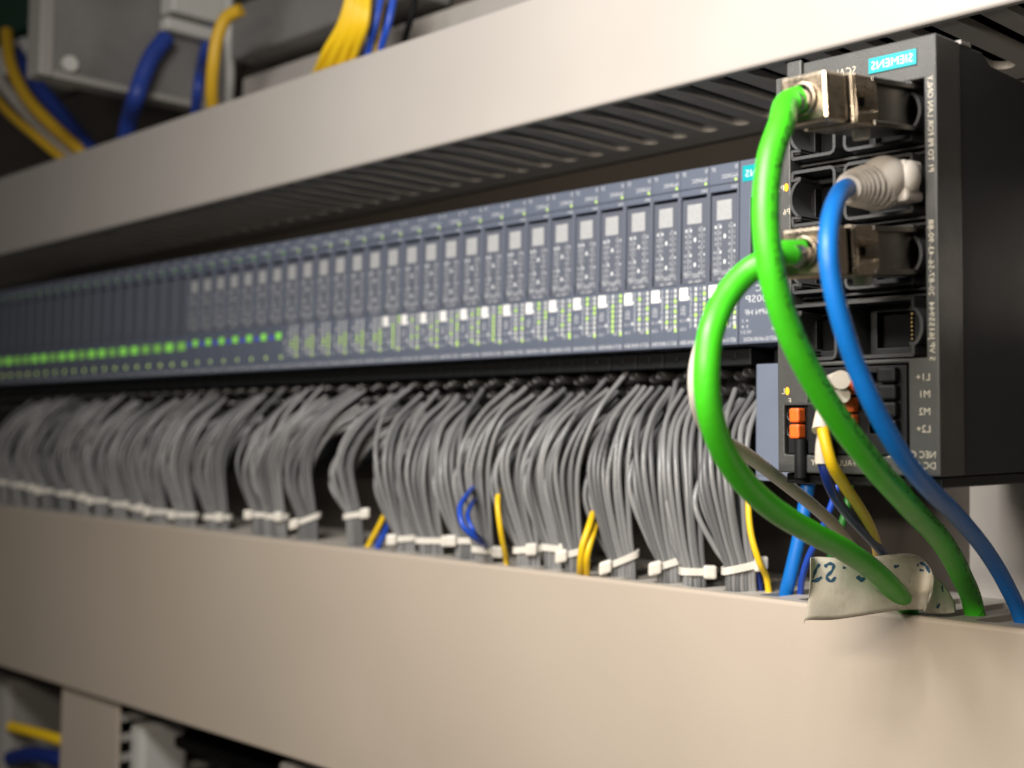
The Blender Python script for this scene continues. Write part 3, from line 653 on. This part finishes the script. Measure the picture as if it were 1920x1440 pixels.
# ------------------------------------------------------------------ tied bundles of grey wires
WR = 1.19
def ring_strap(c, a, b, slopex, h=2.9, th=.55, n=28):
    V = []; F = []
    for k in range(n):
        t = 2*math.pi*k/n; cx = math.copysign(abs(math.cos(t))**.6, math.cos(t)); cy = math.copysign(abs(math.sin(t))**.6, math.sin(t))
        for (q, hz) in ((th, -h/2), (th, h/2), (0, h/2), (0, -h/2)):
            p = c + RTh*((a+q)*cx) + FWh*((b+q)*cy); p = p + Vector((0, 0, hz+slopex*cx*a)); V.append(p)
    for k in range(n):
        j = (k+1) % n
        for q in range(4): F.append((k*4+q, k*4+(q+1) % 4, j*4+(q+1) % 4, j*4+q))
    return V, F
RTh = Vector((RT.x, RT.y, 0)).normalized(); FWh = Vector((FW.x, FW.y, 0)).normalized()
BUN = 0
def bundle(tie, topp, wpx, head, slope=0.0, n=16, yt=-3, seed=0, spread=1.0, extra='', printed=False):
    global BUN; BUN += 1
    rn = random.Random(seed+BUN*13)
    T = at(tie[0], tie[1]-7, yt); d = (T-CP).dot(FW); half = wpx*d/FPX/2
    Tp = at(topp[0], topp[1], 12)
    BY = rn.uniform(-6, 5); root = tag(empty('wire_bundle', T), 'tied bundle of grey wires, %s counting from the grey interface module%s' % (ordinal(BUN), extra), 'wire bundle', 'grey wire bundles tied above the lower duct')
    na = max(4, min(6, round(half*2/2.1))); n = round(n*1.12); half *= 1.06; na = max(5, min(7, round(half*2/2.0))); layers = math.ceil(n/na); cnt = 0
    lean = rn.uniform(3.5, 8); fan = rn.uniform(1.25, 1.6)
    for ly in range(layers):
        for i in range(na):
            if cnt >= n: break
            cnt += 1
            fx = (i+.5)/na*2-1; odd = rn.random() < .16
            tp = T + RTh*((half-WR)*fx+rn.uniform(-.25, .25)) + FWh*((ly-(layers-1)/2)*2.2+rn.uniform(-.3, .3))
            st = Vector((Tp.x+fx*8.5*spread+rn.uniform(-1.8, 1.8)+(rn.uniform(-9, 9) if odd else 0), 16, Tp.z+1-ly*8-rn.uniform(0, 6)+(5 if odd and ly == 0 else 0)))
            md = T + RTh*(half*fan*fx-lean-ly*1.0+rn.uniform(-1.1, 1.1)) + FWh*(-4+ly*5.0+rn.uniform(-1, 1)); md.z = -52-ly*3+rn.uniform(-5, 5)
            up_ = st.lerp(md, .5)-RTh*(3.2+rn.uniform(-.8, 1.4))-FWh*3.0; up_.z = (st.z*.52+md.z*.48)+2
            q = [st, up_, md, tp.lerp(md, .32)-RTh*.5-Vector((0, 0, 1)), tp, tp+Vector((0, .5, -7)), tp+Vector((rn.uniform(-2, 2), 4, -30))]
            path = smooth(q, 7)
            wo = MB().tube(path, WR*rn.uniform(.95, 1.05), 9, caps=True).build('wire', 'gwire' if rn.random() < .6 else 'gwireb', root, world=True)
            if printed and ly == 0 and rn.random() < .6:
                tm = MB(); text_on_tube(tm, path, WR*1.05, 'H05V-K 300/500V', rn.uniform(14, 34), 0, 1.1, 24, side=rn.uniform(8, 30)); tm.build('printed_marking', 'inkd', wo, world=True)
    th = (layers*2.2)/2+.5
    ct = MB().add(*ring_strap(T, half+.1, th, slope)).build('cable_tie', 'nylon', root, world=True)
    hd = MB(); side = {'r': 1, 'l': -1, 'm': .2}[head]
    c = T + RTh*(side*(half+.6)) - FWh*(th+.6) + Vector((0, 0, slope*side*half))
    loc = []
    for sx in (-1, 1):
        for sy in (-1, 1):
            for sz in (-1, 1): loc.append(c + RTh*(2.6*sx) + FWh*(1.9*sy) + Vector((0, 0, 2.7*sz+slope*2*sx)))
    hd.add(loc, [(0, 1, 3, 2), (4, 6, 7, 5), (0, 4, 5, 1), (2, 3, 7, 6), (0, 2, 6, 4), (1, 5, 7, 3)])
    hd.build('tie_head', 'nylon', ct, world=True, bevel=1.0)
    return root
PRT = math.radians(0)
BL = [((1388, 1070), (1392, 738), 60, 'r', .25, 16), ((1300, 1077), (1306, 728), 46, 'r', .0, 14), ((1254, 1062), (1258, 730), 48, 'l', .35, 14), ((1166, 1056), (1195, 722), 56, 'l', .45, 18),
      ((1075, 1042), (1140, 715), 40, 'l', .3, 14), ((1036, 1034), (1085, 735), 36, 'r', -.1, 12), ((990, 1036), (1040, 732), 50, 'm', .1, 16), ((908, 1038), (965, 728), 42, 'r', -.1, 16),
      ((870, 1020), (888, 747), 40, 'l', .0, 12), ((808, 1020), (845, 742), 52, 'r', .0, 14), ((760, 1016), (780, 740), 42, 'l', .1, 12), ((665, 972), (735, 728), 36, 'r', .2, 14),
      ((578, 980), (662, 724), 42, 'l', .4, 14), ((520, 975), (600, 738), 40, 'm', .0, 12), ((492, 972), (545, 740), 42, 'l', .0, 12), ((409, 976), (470, 744), 48, 'm', .0, 14), ((350, 972), (400, 742), 42, 'l', .0, 14)]
for i, (t_, tp, w_, h_, sl, n_) in enumerate(BL): bundle(t_, tp, w_, h_, sl, n_, seed=5, printed=i in (3, 4, 7))
xs = [300, 262, 225, 190, 156, 122, 92, 62, 34, 8]
for i, px in enumerate(xs): bundle((px, 966-.25*(300-px)*.75), (px+55, 752-.02*(300-px)), 34-i*1.3, 'lmr'[i % 3], 0, 10, seed=50)

# ------------------------------------------------------------------ coloured wires between the bundles
single('wire', [(742, 880, 20), (738, 925, 2), (716, 975, -2), (692, 1020, -4), (684, 1038, -4), at(684, 1038, -4)+Vector((-3, 2, -20))], 1.3, 'yellow', 'yellow wire beside a blue one left of the middle grey bundles')
single('wire', [(748, 930, 18), (738, 960, 4), (720, 1000, 2), (708, 1028, 0), at(708, 1028, 0)+Vector((-3, 2, -20))], 1.7, 'bluew', 'blue wire just right of the slanting yellow wire')
single('wire', [(905, 900, 14), (876, 928, -22), (862, 955, -34), (868, 985, -36), (892, 1010, -30), (912, 1030, 0), (920, 1060, 6)], 1.25, 'bluew', 'blue wire looping out in front of the grey bundles')
single('wire', [(905, 930, 16), (884, 946, -20), (877, 972, -30), (888, 996, -30), (906, 1020, 0), (914, 1055, 6)], 1.1, 'bluew', 'second blue wire inside the first blue loop')
single('wire', [(958, 880, 14), (938, 912, -10), (933, 945, -19), (938, 990, -19), (945, 1030, -14), (950, 1056, -8), at(950, 1056, -8)+Vector((0, 2, -16))], 1.25, 'yellow', 'single yellow wire beside the grey bundle with square tie head')
g_ = 'pair of yellow wires'
single('wire', [(1120, 930, 10), (1105, 985, -16), (1092, 1025, -20), (1088, 1060, -18), (1089, 1090, -10), at(1089, 1090, -10)+Vector((0, 2, -16))], 1.45, 'yellow', 'left yellow wire of the pair crossing the middle bundles')
single('wire', [(1128, 950, 10), (1112, 1000, -14), (1101, 1040, -18), (1100, 1072, -14), (1102, 1092, -8), at(1102, 1092, -8)+Vector((0, 2, -16))], 1.45, 'yellow', 'right yellow wire of the pair crossing the middle bundles')
single('wire', [(1440, 880, 14), (1414, 905, 0), (1404, 940, -6), (1408, 1000, -8), (1424, 1055, -6), (1438, 1085, 0), at(1438, 1085, 0)+Vector((0, 3, -20))], 1.25, 'yellow', 'yellow wire right of the last grey bundle')
single('wire', [(1408, 1020, 2), (1418, 1060, 0), (1424, 1090, 2), at(1424, 1090, 2)+Vector((0, 3, -20))], 1.1, 'navy', 'dark blue wire end beside the last tie head')

# ------------------------------------------------------------------ things above the upper duct
P0 = at(440, 197, 64); cx = P0.x; F0 = atx(78, 136, cx)
bx = tag(empty('drive_unit', (cx-40, 60, F0.z)), 'dark grey boxed unit with pale edges above the upper duct', 'control unit')
MB().box(cx-16, cx, F0.y, 62, F0.z, F0.z+150).build('housing', 'boxm', bx, world=True, bevel=1.5)
MB().box(cx-17.5, cx+1.5, F0.y-2.2, F0.y+7, F0.z-1.5, F0.z+152).build('front_frame', 'boxe', bx, world=True, bevel=1)
MB().box(cx-15, cx+1.2, F0.y+7.5, 60, F0.z-1.6, F0.z+3).build('lower_edge', 'boxe', bx, world=True, bevel=.6)
q = atx(130, 120, cx+1); MB().tube([q-Vector((2, 0, 0)), q+Vector((2, 0, 0))], 5, 18).build('screw_head', 'pale', bx, world=True)
q = atx(370, 20, cx+8); MB().box(q.x-7, q.x+10, q.y-24, q.y+24, q.z-8, q.z+16).build('connector', 'pale', bx, world=True, bevel=2)
q = atx(350, 55, cx+6); MB().box(q.x-5, q.x+6, q.y-18, q.y+22, q.z-5, q.z+4).build('cable_clip', 'pale', bx, world=True, bevel=2)
def up(pts, r, m_, label, cat='wire', name='wire', group=None):
    return single(name, [at(*p) for p in pts], r, m_, label, cat, 14, 7, group)
NY = max(atx(250, 195, cx+8).y, -6)
UX = lambda pts, dx: [tuple((px, py, atx(px, py, cx+dx).y)) for px, py in pts]
up(UX([(312, 70), (286, 104), (266, 150), (256, 180)], 8)+[(243, 222, NY), (234, 268, NY+6)], 5.8, 'navym', 'thick dark blue cable leaving the grey boxed unit', 'cable', 'cable')
up(UX([(395, 50), (380, 110)], 6)+[(372, 160, 6), (366, 215, 14)], 3.4, 'navym', 'dark blue cable close beside the curved yellow cable', 'cable', 'cable')
up([(452, 18, -2), (424, 34, -6), (408, 70, -8), (400, 120, -8), (397, 170, -4), (400, 215, 4)], 4.0, 'yellowd', 'thick yellow cable curving down into the upper duct', 'cable', 'cable')
up([(12, 60, -10), (20, 120, -16), (48, 180, -16), (95, 232, -12), (160, 290, 2)], 4.6, 'yellowd', 'dull yellow cable sloping down at the far left', 'cable', 'cable')
up([(30, 100, 6), (62, 150, 0), (110, 210, 0), (172, 285, 6)], 6.0, 'navym', 'dark blue cable behind the dull yellow cable at far left', 'cable', 'cable')
up([(-20, 170, -14), (20, 215, -14), (70, 258, -10), (120, 300, 0)], 3.4, 'yellowd', 'lowest yellow cable at the left edge of the photo', 'cable', 'cable')
up([(-20, 130, 6), (40, 200, 2), (90, 250, 2), (150, 300, 6)], 5, 'whitej', 'grey cable between the two yellow cables at far left', 'cable', 'cable')
for (px, py, y_, sx, sz, m_, lb) in ((8, 120, 10, 34, 26, 'pale', 'pale terminal clamp holding the yellow cable at far left'), (45, 110, 20, 26, 30, 'pale', 'second pale clamp behind the yellow cable at far left')):
    q = at(px, py, y_); t_ = tag(empty('cable_clamp', q), lb, 'clamp')
    MB().box(q.x-sx/2, q.x+sx/2, q.y-8, 66, q.z-sz/2, q.z+sz/2).build('clamp_body', m_, t_, world=True, bevel=4)
    MB().ring((q.x, q.z), 4, 7, q.y-12, q.y-6).build('clamp_ring', 'pale', t_, world=True)
q = at(40, 20, 40); tag(MB().box(q.x-40, q.x+40, 30, 68, q.z-24, q.z+60).build('terminal_strip', 'darkg', bevel=2), 'dark green terminal strip behind the cables at far left', 'terminal strip')
# yellow and blue wire bunches right of the unit
ygl = ['leftmost', 'second', 'third', 'fourth', 'fifth', 'rightmost']
for i in range(6):
    up([(648+i*9, -60, 2-i), (655+i*7, -10, -2-i), (640+i*9, 45, -3-i), (612+i*10+(i % 2)*6, 95, -3), (590+i*12, 145, 6)], 2.3, 'yellow', '%s yellow wire of the bright bunch entering the upper duct' % ygl[i], group='bright yellow wires above the duct')
for i, (x0, x1) in enumerate(((696, 678), (714, 692), (738, 715))):
    up([(x0+6, -60, 4), (x0, -5, 2), (x0-10, 45, 0), (x1, 90, 2), (x1-2, 130, 8)], 1.9, 'bluew', '%s blue wire right of the yellow bunch above the duct' % ('left', 'middle', 'right')[i])
up([(722, -60, 8), (716, 0, 8), (710, 50, 6), (706, 95, 8), (704, 130, 10)], 1.5, 'yellow', 'lone yellow wire among the three blue wires')
up([(786, -60, 0), (778, -5, -2), (772, 30, -3), (762, 62, 0), (755, 95, 8)], 1.7, 'blackin', 'thin black wire right of the blue wires')
up([(430, -10, 44), (428, 60, 40), (432, 130, 50), (430, 200, 60)], 3.2, 'pale', 'pale tube standing behind the yellow cable', 'tube', 'tube')
# a pale duct end on the panel, top right of centre, and dark trunking on the panel behind
q0 = at(452, 118, 60); q1 = at(930, 20, 60)
q = at(560, 130, 62); tag(MB().box(q.x-60, q.x+330, 58, 69.6, 150, 205).build('panel_trim', 'duct', bevel=1), 'pale beige strip on the panel just above the upper duct', 'trim strip')
q = at(520, 60, 30); tag(MB().box(q.x-70, q.x+120, 40, 68, q.z-2, q.z+34).build('support_rail', 'boxm', bevel=2), 'dark horizontal rail on the panel behind the wires', 'rail')

# ------------------------------------------------------------------ things below the lower duct
q = at(20, 1340, 10); t_ = tag(empty('cable_clamp', q), 'pale blurred clamp at the lower left corner', 'clamp')
MB().box(q.x-60, q.x+8, 0, 66, q.z-70, q.z+28).build('clamp_body', 'boxe', t_, world=True, bevel=8)
single('cable', [(20, 1362, 5), (60, 1372, 10), (115, 1388, 20), (150, 1400, 30)], 4, 'yellow', 'yellow cable left of the upright duct below', 'cable')
single('cable', [(20, 1422, 5), (60, 1415, 10), (115, 1424, 20), (150, 1440, 30)], 6, 'navy', 'dark blue cable left of the upright duct below', 'cable')
q = at(400, 1400, 30); tag(MB().box(q.x-140, q.x+90, 20, 68, q.z-4, q.z+3).build('support_rail', 'blackin', bevel=1), 'black horizontal rail below the lower duct', 'rail')
q = at(262, 1415, 0); tag(MB().box(q.x-8, q.x+8, -4, 30, q.z-40, q.z+20).build('terminal_marker', 'pale', bevel=4), 'pale marker right of the upright duct below', 'marker')
q = at(545, 1440, 0); tag(MB().box(q.x-6, q.x+6, -4, 30, q.z-30, q.z+3).build('terminal_marker', 'pale', bevel=2), 'small pale marker at the bottom edge below the duct', 'marker')
# pale slab standing in for light on the panel right of the switch
q = at(1862, 980, 66); t_ = tag(MB().box(q.x-7, q.x+60, 60, 69.5, LT(0)-10, -40).build('panel_light_patch', 'duct', bevel=1), 'pale patch of light on the panel under the network switch', 'light patch')
